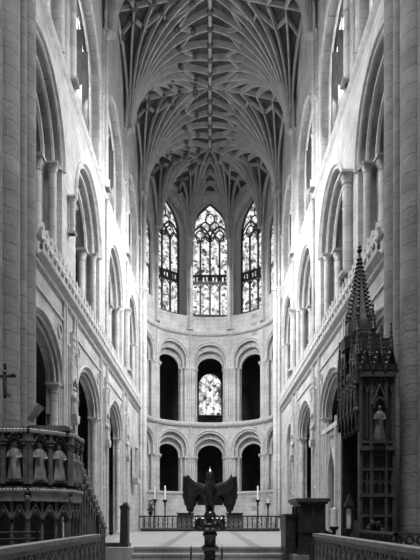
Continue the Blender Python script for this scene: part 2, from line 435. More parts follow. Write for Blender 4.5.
# aisles and galleries behind the arcades: outer walls, gallery floors, roofs
for s, n_ in ((-1, 'wall_north_aisle'), (1, 'wall_south_aisle')):
    m = MB(); f = lambda a, b: (s*a, s*b)
    def bx(xa, xb, *r): m.box(min(s*xa, s*xb), max(s*xa, s*xb), *r)
    bx(9.6, 9.9, 9, 38, 0, 15); bx(5.79, 9.6, 11.6, 37, 7.8, 8.1); bx(5.0, 9.9, 11.3, 38, 14.55, 14.85); bx(5.0, 9.9, 11.0, 11.3, 0, 15)  # last box: unseen near end wall, added to keep light out of the gallery
    bx(4.95, 5.1, 11.6, 37.2, 14.85, 26.4)
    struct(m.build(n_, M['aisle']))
m = MB(); n = 40
for (ra, rb, v0, v1) in ((8.8, 9.1, -1.6, 13.2), (5.75, 8.8, 6.3, 6.6), (4.95, 9.1, 12.95, 13.25)):
    rows = []
    for i in range(n+1):
        th = -pi*.56+pi*1.12*i/n
        rows.append([(sin(th)*a, YC+cos(th)*a, v+E) for a, v in ((ra, v0), (rb, v0), (rb, v1), (ra, v1))])
    m.grid(rows, True, True)
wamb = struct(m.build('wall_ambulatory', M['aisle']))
for th in (-50, -40, 40, 50):
    t = radians(th)
    for v0, v1 in ((PL, 4.6), (6.62, 10.9)): column(wamb, (sin(t)*7.6, YC+cos(t)*7.6), v0, v1, .24)
m = MB()
for s in (-1, 1): m.box(min(s*5.0, s*9.9), max(s*5, s*9.9), 11.4, 11.7, 14.8, 27)
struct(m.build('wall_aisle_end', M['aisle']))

# ------------------------------------------------------------------ apse walls
ma = MB(); P2 = PITCH*R
mo = MB()
for k in range(-2, 3):
    c = k*P2; u0, u1 = c-P2/2, c+P2/2
    if k == -2: u0 = -pi/2*R-.05
    if k == 2: u1 = pi/2*R+.05
    cc = c if abs(k) < 2 else c*0.985
    sill = .9 if k == 0 else 1.86
    a0 = 1.17 if abs(k) < 2 else 1.0
    u0 = min(u0, cc-a0-.01); u1 = max(u1, cc+a0+.01)
    arched_bay(ma, apse, u0, u1, -1.6, 6.45, cc, [(a0, 4.85, a0, 0), (a0-.17, 4.65, a0-.17, .26), (a0-.33, 4.4, a0-.33, .55)], sill, .7, 12, 3)
    arched_bay(ma, apse, u0, u1, 6.45, 12.95, cc, [(a0, 11.1, a0, 0), (a0-.17, 10.9, a0-.17, .26), (a0-.33, 10.6, a0-.33, .55)], 6.7, .7, 12, 3)
    if abs(k) == 2: arched_bay(ma, apse, u0, u1, 12.95, 24.6, cc, [(.8, 18.6, 1.3, 0), (.78, 18.6, 1.25, .06)], 14.8, .5, 12, 3)
    else: arched_bay(ma, apse, u0, u1, 12.95, 24.6, cc, [(a0+.19, 20.5, 2.6, 0), (a0+.2, 20.5, 2.6, .3), (a0+.22, 20.5, 2.55, .6)], 14.2, 1.35, 12, 3)
    for (b0, b1) in ((4.85, 4.24), (11.1, 10.5)):
        hood(mo, apse, cc, a0+.15, b0, a0+.15, .05, -.03, b0); hood(mo, apse, cc, a0, b0, a0, .055, .02, b1)
        hood(mo, apse, cc, a0-.17, b0-.2, a0-.17, .06, .28, b1); hood(mo, apse, cc, a0-.33, b0-.45, a0-.33, .06, .57, b1)
    if abs(k) < 2: hood(mo, apse, cc, a0+.19, 20.5, 2.6, .06, 0, 14.2); hood(mo, apse, cc, a0+.17, 20.5, 2.55, .05, .3, 14.2)
    else: hood(mo, apse, cc, .85, 18.6, 1.35, .06, 0, 14.8)
wall_a = struct(ma.build('wall_apse', M['wall'], fix=False))
mo.build('arch_moulding', M['carve'], wall_a)
for k in range(-2, 3):
    c = k*P2 if abs(k) < 2 else k*P2*.985; a0 = 1.17 if abs(k) < 2 else 1.0
    for q in (-1, 1):
        for du, dw, r in ((a0-.05, .10, .10), (a0-.23, .38, .11)):
            p = apse(c+q*du, 0, dw)
            column(wall_a, p, PL, 4.3, r); column(wall_a, p, 6.7, 10.55, r)
for k in (-1.5, -.5, .5, 1.5):
    column(wall_a, apse(k*P2, 0, -.02), PL, 6.5, .07, cap=False)
    column(wall_a, apse(k*P2, 0, -.02), 6.7, 12.95, .07, cap=False)
    column(wall_a, apse(k*P2, 0, -.03), 13.2, 20.0, .13)
    for q in (-1, 1): column(wall_a, apse(k*P2+q*.17, 0, .03), 13.2, 19.9, .06)
for k in (-1.5, -.5, .5, 1.5):
    hw = P2/2-1.17+.16; im = MB()
    for v0, v1 in ((4.1, 4.34), (10.36, 10.6)):
        rows = [[apse(k*P2-hw+2*hw*i/4, v, w) for w, v in ((0, v0), (-.06, v0+.05), (-.11, v0+.14), (-.11, v1), (0, v1))] for i in range(5)]
        im.grid(rows, True, True)
    im.build('impost', M['carve'], wall_a)
    for q in (-.15, .15):
        column(wall_a, apse(k*P2+q, 0, -.01), PL, 4.2, .06, cap=False); column(wall_a, apse(k*P2+q, 0, -.01), 6.7, 10.45, .06, cap=False)
def ring(name, sec, mat='carve'):
    rows = []
    for i in range(49):
        u = (-pi/2+pi*i/48)*R; rows.append([apse(u, v, w) for w, v in sec])
    MB().grid(rows).build(name, M[mat], wall_a, fix=False)
ring('string_course', [(0, 6.35), (-.16, 6.45), (-.2, 6.55), (-.2, 6.68), (0, 6.75)])
ring('string_course', [(0, 12.8), (-.14, 12.86), (-.2, 12.98), (-.2, 13.1), (0, 13.16)])
ring('string_course', [(0, 1.6), (-.06, 1.66), (-.08, 1.78), (0, 1.82)])
# ------------------------------------------------------------------ windows
wn = [0]
def window(mp, c, a, vb, vs, rise, d0, gmat, lights=3, tiers=None, bw=.09, rich=False, dp=.07):
    wn[0] += 1
    fr = MB(); P = path(c, a, vb, vs, rise, 12)
    fr.bar(P+[(c-a, vb)], .14, d0-.08, d0+.1, mp)
    def top(u):
        t = abs(u-c)
        for (ua, va), (ub, vb_) in zip(P[1:len(P)//2+1], P[2:len(P)//2+1]):
            if c-t >= ua and c-t <= ub: return va+(vb_-va)*((c-t-ua)/max(ub-ua, 1e-6))
        return vs+rise
    lw = 2*a/lights; hd = lw*.75
    if tiers is None: tiers = [vb+(vs-vb)*.5]
    hs = vs-.2
    for i in range(1, lights):
        u = c-a+lw*i; fr.bar([(u, vb), (u, hs if rich else min(top(u), vs+rise*.35))], bw, d0-dp, d0+.07, mp)
    for t in tiers:
        fr.bar([(c-a, t), (c+a, t)], bw*1.5, d0-.05, d0+.07, mp)
        for i in range(lights):      # cusped heads under the transom
            u = c-a+lw*(i+.5); fr.bar(arch_pts(u, lw/2-.02, t-hd, hd*.9, 5), bw*.6, d0-.03, d0+.05, mp)
        if rich:                     # band of small lights above the transom
            fr.bar([(c-a, t+.52), (c+a, t+.52)], bw*1.4, d0-.05, d0+.07, mp)
            for i in range(lights*3): 
                u = c-a+lw/3*(i+.5); fr.bar([(u, t), (u, t+.5)], bw*.95, d0-.03, d0+.05, mp)
    for i in range(lights):
        u = c-a+lw*(i+.5); fr.bar(arch_pts(u, lw/2, hs-hd*.2, hd, 6), bw*.8, d0-.04, d0+.06, mp)
    if rich:
        n2 = lights//2
        for i in range(n2):
            u = c-a+lw*2*(i+.5); fr.bar(arch_pts(u, lw, hs+.05, lw*1.55, 8), bw, d0-.04, d0+.06, mp)
        v = hs+hd*.8
        # net of soufflets above the lights
        j = 0
        while v < vs+rise-.2:
            off = 0 if j % 2 == 0 else lw/2
            for i in range(-1, lights+1):
                u = c-a+lw*(i+.5)+off+lw/2
                el = [(u+lw*.47*cos(2*pi*q/10), v+lw*.58*sin(2*pi*q/10)) for q in range(10)]
                if abs(u-c) < a and v+.25*lw < top(u) and all(abs(x-c) < a and y < top(x)+.05 for x, y in el): fr.bar(el, bw*.75, d0-.03, d0+.05, mp, True)
            v += lw*.88; j += 1
    else:
        for q in (-.5, .5): fr.bar(arch_pts(c+q*a, a*.5, vs-.1, a*.8, 6), bw*.8, d0-.04, d0+.06, mp)
        fr.bar([(c+a*.3*cos(2*pi*q/10), vs+rise*.55+a*.34*sin(2*pi*q/10)) for q in range(10)], bw*.8, d0-.04, d0+.06, mp, True)
    o = struct(fr.build('window_%d' % wn[0], M['lead']))
    gl = MB(); gl.prism(P, mp, d0, d0+.015); gl.build('glass', gmat, o, smooth=False)
    return o
for k in range(-2, 3):
    a = 1.40
    mpw = planar(k*PITCH if abs(k) < 2 else k*PITCH*.985, R+1.15)
    if abs(k) == 2: window(planar(k*PITCH*.985, R), 0, .85, 14.7, 18.5, 1.3, .12, M['glass_apse'], 2, [16.75], .09)
    else: window(mpw, 0, a, 14.75, 20.3, 2.5, .12, M['glass_apse'], 4, [17.1], .13, rich=True)
for s in (-1, 1):
    for c in BAYS:
        window(side(s), c, 1.9, 13.7, 16.6, 1.85, .5, M['glass_side'], 4, [15.3], .09, dp=.27)
# round-headed window in the ambulatory gallery behind the central arch
o = window(planar(0, R+4.32), 0, .93, 8.0, 10.4, .93, .1, M['glass_east'], 3, [], .035)

# ------------------------------------------------------------------ vault
HS, HC, HW = 19.5, 24.0, 23.1
def rib_pt(Pp, En, t):
    s = sqrt(max(0, 1-(1-t)**2.1)); x = Pp[0]+(En[0]-Pp[0])*t; y = Pp[1]+(En[1]-Pp[1])*t
    return (x, y, HS+(En[2]-HS)*s+E)
def tt(i, n): return 1-cos(pi/2*i/n)      # finer near the springing
web = MB(); springs = []
def seg(a, b, n): return [tuple(a[q]+(b[q]-a[q])*i/n for q in range(3)) for i in range(n)]
def bulge(a, b):  # transverse ridges rise slightly
    return a, b
for s in (-1, 1):
    for y in (17.7, 23.4, 29.2):
        P0 = (s*4.05, y); y0 = y-2.87; y1 = y+2.87
        B = [(s*W, y0, HW), (0, y0, HC), (0, y1, HC), (s*W, y1, HW)]
        springs.append((P0, B, [5, 6, 5], y > 20))
    P0 = (s*4.0, 34.9); th = 2*PITCH*s*.985
    B = [(s*W, 32.06, HW), (0, 32.06, HC), (0, 37.4, HC), (sin(th)*4.3, YC+cos(th)*4.3, HW-.1)]
    springs.append((P0, B, [5, 5, 5], True))
    for k in (1.5, .5):
        th = s*k*PITCH; P0 = (sin(th)*4.1, YC+cos(th)*4.1); t0 = s*(k+.5)*PITCH*(.985 if k == 1.5 else 1); t1 = s*(k-.5)*PITCH
        B = [(sin(t0)*4.3, YC+cos(t0)*4.3, HW-.1), (0, 37.4, HC), (sin(t1)*4.3, YC+cos(t1)*4.3, HW-.1)]
        springs.append((P0, B, [4, 4], True))
ribs = []; liernes = []; bosses = []
for P0, B, ns, show in springs:
    dense = []
    for a, b, n_ in zip(B, B[1:], ns): dense += seg(a, b, n_*3)
    dense.append(B[-1])
    rows = [[rib_pt(P0, e_, tt(i, 14)) for i in range(15)] for e_ in dense]
    web.grid([[(x, y, z+.05) for x, y, z in r] for r in rows])
    if not show: continue
    ends = []
    for a, b, n_ in zip(B, B[1:], ns): ends += seg(a, b, n_)
    ends.append(B[-1])
    for e_ in ends: ribs.append((P0, e_))
    # liernes: zig-zag between neighbouring tiercerons near the ridge
    for j in range(len(ends)-1):
        ta, tb = (.62, .80) if j % 2 == 0 else (.80, .62)
        liernes.append([rib_pt(P0, ends[j], ta), rib_pt(P0, ends[j+1], tb)])
        bosses.append(rib_pt(P0, ends[j], ta))
    bosses += [(e_[0], e_[1], e_[2]+E-.05) for e_ in ends[1:-1]]
web.box(-4.6, 4.6, 11.4, 14.85, HC+E, HC+E+.2)
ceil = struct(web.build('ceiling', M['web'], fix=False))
def vbar(pts, w, d):
    """rib of pentagonal section hanging below the curve pts"""
    rows = []; n_ = len(pts)
    for i, p in enumerate(pts):
        a, b = pts[max(i-1, 0)], pts[min(i+1, n_-1)]
        t = [b[q]-a[q] for q in range(3)]; hl = sqrt(t[0]**2+t[1]**2)
        if hl < 1e-5: a, b = pts[0], pts[-1]; hl = sqrt((b[0]-a[0])**2+(b[1]-a[1])**2); hx, hy = (b[0]-a[0])/hl, (b[1]-a[1])/hl
        else: hx, hy = t[0]/hl, t[1]/hl
        l = sqrt(sum(q*q for q in t)); up = hl/l; fw = t[2]/l           # normal in the vertical plane of the rib
        nx, ny, nz = hx*fw, hy*fw, -up                                  # points below / inward
        sx, sy = -hy, hx
        rows.append([(p[0]+sx*w*k+nx*d*q, p[1]+sy*w*k+ny*d*q, p[2]+nz*d*q) for k, q in ((-.5, -.3), (-.5, .45), (-.2, 1), (.2, 1), (.5, .45), (.5, -.3))])
    return MB().grid(rows, True, True)
for P0, e_ in ribs:
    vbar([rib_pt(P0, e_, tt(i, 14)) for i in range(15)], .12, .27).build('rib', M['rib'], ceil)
lm = MB()
for l in liernes: r_ = vbar(l, .11, .15); lm.add(r_.v, r_.f)
lm.build('lierne_ribs', M['rib'], ceil)
seen = set(); bm_ = MB().ball((0, 0, 0), .19, 8, (1, 1, .9)).mesh('boss', M['pulpit'])  # dark stone puts the shade on the bosses into their colour
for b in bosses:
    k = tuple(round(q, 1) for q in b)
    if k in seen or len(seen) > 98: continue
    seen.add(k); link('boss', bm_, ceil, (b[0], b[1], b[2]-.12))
rd = vbar([(0, y, HC+E) for y in (14.85, 20, 26, 32, 37.4)], .2, .22); rd.build('ridge_rib', M['rib'], ceil)
for s in (-1, 1):
    for y in (20.57, 26.3, 32.06): vbar([(0, y, HC+E), (s*W*.5, y, (HC+HW)/2+E), (s*W, y, HW+E)], .13, .18).build('ridge_rib', M['rib'], ceil)

# ------------------------------------------------------------------ tower piers nearest the camera
def tower_pier(s, nm_):
    m = MB(); x0, x1 = 4.62, 7.6
    m.box(min(s*x0, s*x1), max(s*x0, s*x1), 8.2, 13.3, 0, 24); m.box(min(s*4.2, s*4.5), max(s*4.2, s*4.5), 13.05, 13.4, 0, 24)
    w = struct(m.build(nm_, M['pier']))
    for y, x, r in ((13.92, 4.40, .2), (13.42, 4.34, .09), (12.65, 4.50, .34), (11.95, 4.36, .09), (11.2, 4.52, .38), (10.4, 4.38, .09), (9.6, 4.50, .34)):
        column(w, (s*(x-.2), y-.6), -1.6, 22, r, mat='pier', cap=False)
    return w
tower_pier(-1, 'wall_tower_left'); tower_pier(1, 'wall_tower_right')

# stone screen with a dark ogee doorway closing the second right arch
mp = side(1); m = MB(); c = 20.55
dr = [(c-.62, -.78), (c-.62, 1.5), (c-.5, 1.95), (c-.2, 2.3), (c, 2.75), (c+.2, 2.3), (c+.5, 1.95), (c+.62, 1.5), (c+.62, -.78)]
m.prism([(c-1.62, -.78)]+dr+[(c+1.62, -.78), (c+1.62, 3.2), (c-1.62, 3.2)], mp, .08, .26)
m.bar([(c-1.62, 3.22), (c+1.62, 3.22)], .16, -.04, .28, mp)
for i in range(11):
    u = c-1.4+.28*i; m.bar([(u, 2.9 if abs(u-c) < .3 else (2.2 if abs(u-c) < .7 else -.7)), (u, 3.18)], .05, -.0, .08, mp)
    if i < 10: m.bar(arch_pts(u+.14, .13, 2.85, .2, 4), .04, .02, .08, mp)
m.bar(dr, .09, -.02, .13, mp)
for k in (-1, 1): m.bar([(c+k*.8, -.7), (c+k*.8, 3.5)], .1, -.05, .08, mp)
struct(m.build('wall_screen_right', M['carve']))
#PART2
# ------------------------------------------------------------------ eagle lectern
def flat(x0, y0, z0, ax=(1, 0), nx=(0, 1)):
    """local vertical plane: u along ax, v up, w along nx"""
    return lambda u, v, w: (x0+ax[0]*u+nx[0]*w, y0+ax[1]*u+nx[1]*w, z0+v)
LY = 9.0
lec = thing('eagle_lectern', (0, LY, 0), 'dark brass lectern with a spread-winged bird on an ornate stem', 'lectern')
m = MB()
m.lathe([(.34, 0), (.34, .08), (.28, .12), (.28, .2), (.16, .3), (.10, .42), (.10, .55), (.14, .6), (.085, .66), (.085, 1.08), (.12, 1.1), (.14, 1.15), (.09, 1.19), (.09, 1.30), (.12, 1.34), (.10, 1.38), (.1, 1.4)], 16)
for i in range(26):
    a = i*.9; m.ball((.088*cos(a), .088*sin(a), .68+i*.0155), .022, 6)
m.build('stem', M['brass'], lec)
m = MB(); m.lathe([(.10, 1.385), (.25, 1.40), (.265, 1.425), (.25, 1.45), (.08, 1.46)], 20)
for i in range(16):
    a = 2*pi*i/16; m.ball((.255*cos(a), .255*sin(a), 1.45), .022, 6)
m.build('tray', M['brass'], lec)
m = MB(); m.ball((0, 0, 1.63), .095, 14); m.lathe([(.1, 1.45), (.11, 1.5), (.06, 1.54), (.06, 1.56)], 12); m.build('orb', M['brass'], lec)
for i in range(8):       # small standing figures and scrollwork round the orb
    a = 2*pi*i/8+.2; x, y = .21*cos(a), .21*sin(a); m = MB()
    m.lathe([(.03, 1.45), (.035, 1.47), (.022, 1.54), (.028, 1.59), (.012, 1.61)], 8, (x, y)); m.ball((x, y, 1.63), .018, 8); m.build('figurine', M['brass'], lec)
m = MB()
for i in range(8):
    a = 2*pi*(i+.5)/8; m.tube([(.22*cos(a), .22*sin(a), 1.45), (.26*cos(a), .26*sin(a), 1.53), (.2*cos(a), .2*sin(a), 1.60), (.12*cos(a), .12*sin(a), 1.58)], .009, 5)
m.build('scrollwork', M['brass'], lec)
# body: one continuous skin from tail to beak
rows = []
for x, y, z, rx, ry in [(0, .16, 1.62, .02, .02), (0, .13, 1.68, .07, .035), (0, .08, 1.76, .07, .05), (0, .03, 1.86, .085, .08), (0, -.01, 1.98, .095, .10), (0, -.03, 2.08, .085, .09), (0, -.03, 2.16, .07, .065), (0, -.03, 2.22, .052, .055), (0, -.045, 2.26, .058, .07), (0, -.05, 2.30, .052, .065), (0, -.05, 2.335, .03, .035), (0, -.045, 2.37, .014, .018), (0, -.04, 2.40, .003, .004)]:
    rows.append([(x+rx*cos(2*pi*k/16), y+ry*sin(2*pi*k/16), z) for k in range(16)])
m = MB().grid(rows, True, True)
bod = m.build('body', M['brass'], lec)
m = MB(); m.tube([(0, -.09, 2.285), (0, -.15, 2.28), (0, -.18, 2.25), (0, -.18, 2.225)], [.03, .024, .014, .004], 8); m.build('beak', M['brass'], bod)
for k in (-1, 1): MB().ball((k*.045, -.09, 2.29), .012, 8).build('eye', M['iron'], bod)
m = MB()
for i in range(60):      # breast feathers
    a = -pi/2+random.uniform(-1.3, 1.3); z = 1.82+.34*(i/60); rr = .08 if z < 2.05 else .07
    m.ball((rr*1.02*cos(a), -.01+rr*1.0*sin(a), z), .02, 6, (1, .5, 1.6))
m.build('breast_feathers', M['brass'], bod)
for k in (-1, 1):
    m = MB()
    # fan of overlapping flight feathers hanging from the raised arm of the wing
    tips = [(.40, 1.98), (.40, 1.88), (.375, 1.79), (.345, 1.71), (.31, 1.645), (.275, 1.69), (.235, 1.78), (.20, 1.87), (.165, 1.92), (.13, 1.95)]
    roots = [(.375, 2.22), (.365, 2.20), (.35, 2.17), (.325, 2.14), (.30, 2.11), (.26, 2.09), (.22, 2.07), (.18, 2.06), (.14, 2.05), (.10, 2.04)]
    for i, (t, q) in enumerate(zip(tips, roots)):
        rows = []
        for j in range(7):
            f = j/6; x = q[0]+(t[0]-q[0])*f; z = q[1]+(t[1]-q[1])*f; w = .040*(1-.25*f) if j < 6 else .012; y = .03+.05*sin(pi*f)-.12*(x/.4)+i*.0015
            dx, dz = t[0]-q[0], t[1]-q[1]; l = sqrt(dx*dx+dz*dz); nx, nz = -dz/l, dx/l
            rows.append([(k*(x+nx*w), y, z+nz*w), (k*x, y-.012, z), (k*(x-nx*w), y, z-nz*w), (k*x, y+.012, z)])
        m.grid(rows, True, True)
    wing = m.build('wing', M['brass'], lec)
    m = MB(); m.tube([(k*.06, .0, 2.03), (k*.14, .01, 2.09), (k*.24, -.03, 2.12), (k*.32, -.07, 2.18), (k*.355, -.09, 2.245), (k*.385, -.10, 2.235), (k*.40, -.10, 2.12), (k*.405, -.09, 1.98)], [.05, .05, .042, .04, .036, .03, .022, .006], 8)
    for i in range(24):
        f = (i % 8)/8; x = .1+.26*f; z = 2.06+.12*f-.045*(i//8); m.ball((k*x, -.03-.08*f-.0, z-.02), .024, 6, (1, .4, 1.3))
    m.build('wing_coverts', M['brass'], wing)
for k in (-1, 1): MB().tube([(k*.04, -.02, 1.86), (k*.05, -.04, 1.77), (k*.05, -.08, 1.745)], [.03, .016, .01], 6).build('talon', M['brass'], bod)

# low rope posts flanking the lectern
for x, lab in ((-.28, 'slim iron rod with pointed tip standing left of the lectern stem'), (.176, 'slim iron rod with pointed tip standing right of the lectern stem')):
    m = MB(); m.lathe([(.07, 0), (.07, .02), (.012, .04), (.011, 1.06), (.02, 1.08), (.012, 1.10), (.012, 1.14), (.002, 1.2)], 8)
    tag(m.build('barrier_post', M['iron'], None, (x, LY-.45, 0)), lab, 'post', 'barrier posts')

# ------------------------------------------------------------------ front balustrades
def balustrade(s, y0, y1, label):
    X = 2.4; top = -.34
    t = thing('balustrade', (s*X, y0, 0), label, 'railing'); L = y1-y0; h = top+E
    mp = lambda u, v, w: (s*w, u, v)
    m = MB(); m.box(-.10, .10, 0, L, h-.07, h); m.box(-.075, .075, 0, L, h-.14, h-.07); m.build('top_rail', M['screen'], t)
    m = MB(); m.box(-.10, .10, 0, L, 0, .16); m.box(-.07, .07, 0, L, .16, .22); m.build('bottom_rail', M['screen'], t)
    n = int(L/.4); d = L/n
    pm = MB(); pm.box(-.05, .05, -.025, .025, .2, h-.12); pme = pm.mesh('baluster', M['screen'])
    am = MB()
    am.bar(arch_pts(d/2, d/2-.01, h-.46, .30, 6), .05, -.045, .045, mp)
    am.bar(arch_pts(d/2, d/2-.11, h-.50, .20, 5), .035, -.03, .03, mp)
    for q in (.16, .84): am.bar([(d*q+.055*cos(2*pi*k/8), h-.20+.055*sin(2*pi*k/8)) for k in range(8)], .02, -.03, .03, mp, True)
    for k in (-1, 1): am.bar([(d/2+k*.13, h-.52), (d/2+k*.05, h-.44)], .03, -.03, .03, mp)
    am.bar([(d/2-.03, .2), (d/2-.03, h-.55)], .03, -.03, .03, mp); am.bar([(d/2+.03, .2), (d/2+.03, h-.55)], .03, -.03, .03, mp)
    am.bar(arch_pts(d/2, d/2-.03, .55, .2, 5), .03, -.03, .03, mp)
    ame = am.mesh('arch_tracery', M['screen'])
    for i in range(n+1): link('baluster', pme, t, (0, i*d, 0))
    for i in range(n): link('arch_tracery', ame, t, (0, i*d, 0))
    return t
lb = balustrade(-1, 5.0, 12.3, 'pierced gothic balustrade at lower left, passing before the carved stone pulpit')
rb = balustrade(1, 5.0, 13.0, 'pierced gothic balustrade at lower right, passing before the dark stall')
m = MB(); m.lathe([(.06, 0), (.06, .1), (.032, .14), (.032, 1.6), (.045, 1.62), (.045, 1.66), (.02, 1.7)], 8)
tag(m.build('newel_post', M['wood'], None, (-2.4, 12.42, 0)), 'thin dark upright post at the far end of the left balustrade', 'post')

# ------------------------------------------------------------------ pulpit
PC = (-3.62, 11.2); PR = 1.1
pul = thing('pulpit', (PC[0], PC[1], 0), 'carved octagonal stone pulpit with statues in niches, against the left pier', 'pulpit')
def octa(mb, secs):
    rows = [[(r*cos(radians(22.5+45*k)), r*sin(radians(22.5+45*k)), z) for k in range(8)] for r, z in secs]; mb.grid(rows, True, True)
m = MB(); octa(m, [(1.15, 0), (1.15, .25), (1.05, .35), (.76, .4), (.76, 1.86), (1.02, 1.9), (1.05, 2.0), (1.13, 2.04), (1.13, 2.14), (1.0, 2.2)]); m.build('base', M['pulpit'], pul)
m = MB(); octa(m, [(.98, 2.15), (.98, 2.24), (.82, 2.26), (.82, 3.0), (1.06, 3.04), (1.06, 3.1), (1.14, 3.16), (1.14, 3.2), (.95, 3.2)]); m.build('body', M['pulpit'], pul)
AP = PR*cos(radians(22.5)); FW = 2*PR*sin(radians(22.5))
ps = statue_mesh(.66).mesh('statue', M['pulpithi'])
for k in range(8):
    a = radians(45*k); 
    if k in (1, 2, 3): continue
    ax = (-sin(a), cos(a)); nx = (cos(a), sin(a)); ox, oy = nx[0]*AP, nx[1]*AP
    mp = flat(ox, oy, 0, ax, nx)
    f = MB()
    for q in (-.25, .25):        # niche frames with cusped gables
        u = q*FW*.92
        f.bar(arch_pts(u, .17, 2.82, .2, 6), .04, -.14, .02, mp); f.bar([(u-.19, 2.86), (u, 3.14), (u+.19, 2.86)], .05, -.06, .05, mp)
        f.ball(mp(u, 3.1, .05), .05, 6)
        f.box(u-.15, u+.15, 2.24, 2.30, -.12, .03, lambda x, v, w: mp(x, v, w))
        for c_ in range(4):
            for e_ in (-1, 1): f.ball(mp(u+e_*(.17-.04*c_), 2.9+.06*c_, .05), .028, 5)
    for u in (-FW/2+.03, 0, FW/2-.03):
        f.box(u-.04, u+.04, 2.2, 3.05, -.12, .05, lambda x, v, w: mp(x, v, w)); f.prism([(u-.05, 2.95), (u+.05, 2.95), (u, 3.2)], mp, -.02, .07)
    f.build('niche_frame', M['pulpit'], pul)
    for q in (-.25, .25):
        x, y, z = mp(q*FW*.92, 2.28, -.02); link('statue', ps, pul, (x, y, z), (0, 0, a+pi/2))
    f = MB(); f.box(-FW/2+.05, FW/2-.05, 1.9, 3.14, -.14, -.12, lambda x, v, w: mp(x, v, w)); f.box(-FW/2+.05, FW/2-.05, 1.9, 2.1, -.14, .04, lambda x, v, w: mp(x, v, w)); f.box(-FW/2+.05, FW/2-.05, 3.1, 3.16, -.14, .04, lambda x, v, w: mp(x, v, w))
    for i in range(14):
        u = -FW/2+FW*(i+.5)/14; f.ball(mp(u, 3.13, .06), .04, 6, (1, 1, 1.2)); f.ball(mp(u, 2.09, .05), .035, 6); f.ball(mp(u+.02, 1.93+.03*(i % 2), .0), .05, 6)
    f.build('foliage_band', M['pulpithi'], pul)
    f = MB()                     # open arcade of the lower stage
    for i in range(3):
        u = -FW/2+FW*(i+.5)/3; f.bar(arch_pts(u, .13, 1.52, .18, 6), .05, -.12, .0, mp); f.bar([(u-.14, 1.58), (u, 1.84), (u+.14, 1.58)], .04, -.08, .02, mp)
        f.ball(mp(u, 1.72, .01), .035, 6)
    for i in range(4):
        u = -FW/2+FW*i/3; f.box(u-.025, u+.025, .35, 1.9, -.1, 0, lambda x, v, w: mp(x, v, w))
    f.build('arcade', M['pulpit'], pul)
# raking stair parapet of the pulpit
mp = flat(.78, .75, 0, (0, 1), (1, 0)); f = MB()
f.prism([(0, .2), (0, 2.9), (3.3, 1.35), (3.3, .1)], mp, -.05, .05); f.bar([(0, 2.92), (3.3, 1.37)], .13, -.1, .1, mp)
for i in range(12):
    u = .14+.27*i; v = 2.9-.47*u; f.bar(arch_pts(u, .11, v-.45, .2, 5), .035, .03, .10, mp); f.bar([(u+.13, .3), (u+.13, v-.1)], .04, .03, .10, mp)
    f.ball(mp(u, v+.12, 0), .11, 6, (1, 1, 1.4)); f.ball(mp(u, v-.1, .1), .07, 6)
f.build('stair_parapet', M['pulpit'], pul)
# book rest standing on the pulpit rim
bk = thing('book_rest', (PC[0]+.62, PC[1]-.45, 3.2), 'dark sloping book rest on the rim of the pulpit', 'lectern')
m = MB(); m.box(-.42, .42, -.14, .16, 0, .06); m.box(-.36, .36, -.10, .12, .06, .1); m.build('base', M['pulpit'], bk)
m = MB(); m.lathe([(.05, .1), (.03, .14), (.03, .28), (.06, .32)], 8); m.build('stem', M['wood'], bk)
m = MB(); m.prism([(-.16, .22), (-.13, .20), (.10, .48), (.07, .50)], lambda u, v, w: (u-.22, w, v), -.2, .2); m.build('desk_board', M['pulpithi'], bk)
# railing bars at the foot of the pulpit
rl = thing('handrail', (-2.95, 8.3, 0), 'black metal handrail with three bars below the pulpit', 'railing')
for z in (1.18, 1.28, 1.38): MB().tube([(-.6, 0, z), (.35, .6, z)], .016, 6).build('rail', M['iron'], rl)
for x, y in ((-.5, .06), (.30, .57)): MB().tube([(x, y, 0), (x, y, 1.42)], .025, 6).build('post', M['iron'], rl)
# crucifix figure on the left tower pier
cz = thing('crucifix', (-3.66, 10.3, 3.45), 'small dark crucifix on a bracket, on the left pier above the pulpit', 'crucifix')
cz.location = (-3.6, 10.2, E+2.1); cz.scale = (.72, .72, .72)
m = MB(); m.box(-.03, .03, -.03, .03, 0, .85); m.box(-.26, .26, -.03, .03, .52, .58); m.box(-.03, .03, 0, .3, .1, .16); m.build('cross', M['iron'], cz)
m = MB(); m.tube([(0, -.05, .08), (.01, -.07, .25), (0, -.06, .42), (0, -.06, .56)], [.03, .045, .05, .05], 8); m.ball((0, -.07, .64), .045, 8)
m.tube([(-.24, -.05, .6), (-.12, -.06, .56), (0, -.06, .53), (.12, -.06, .56), (.24, -.05, .6)], [.014, .02, .03, .02, .014], 6); m.build('figure', M['woodmid'], cz)

# ------------------------------------------------------------------ spired throne on the right
TX, TY = 3.35, 12.65; V = E
TX = 3.29
th = thing('canopied_throne', (TX, TY, 0), 'tall dark oak throne with crocketed spire, against the right pier', 'throne')
th.scale = (.83, 1, 1)
m = MB(); m.box(-.35, .5, -1.0, -.86, 0, 4.6); m.box(-.35, .5, .5, .65, 0, 4.6); m.box(.42, .52, -1.0, .65, 0, 4.6); m.box(-.38, .5, -1.02, .67, 0, .25)
m.box(-.35, -.22, -.86, -.2, 0, 1.55); m.build('stall_frame', M['wood'], th)
mp = flat(0, -1.0, 0, (1, 0), (0, -1))      # side turned to the camera
f = MB()
for z, h, d in ((2.02, .07, .07), (1.62, .05, .05), (2.95, .09, .09), (4.42, .1, .1), (1.2, .05, .04), (2.55, .05, .05), (3.1, .05, .04)): f.box(-.37, .52, z, z+h, 0, d, mp)
for u in (-.33, -.08, .28, .47): f.box(u-.035, u+.035, .2, 4.6, 0, .06, mp)
for i in range(5):
    u = -.25+.15*i; f.bar(arch_pts(u, .065, 2.22, .12, 5), .025, 0, .04, mp); f.bar([(u+.075, 2.02), (u+.075, 2.5)], .025, 0, .04, mp)
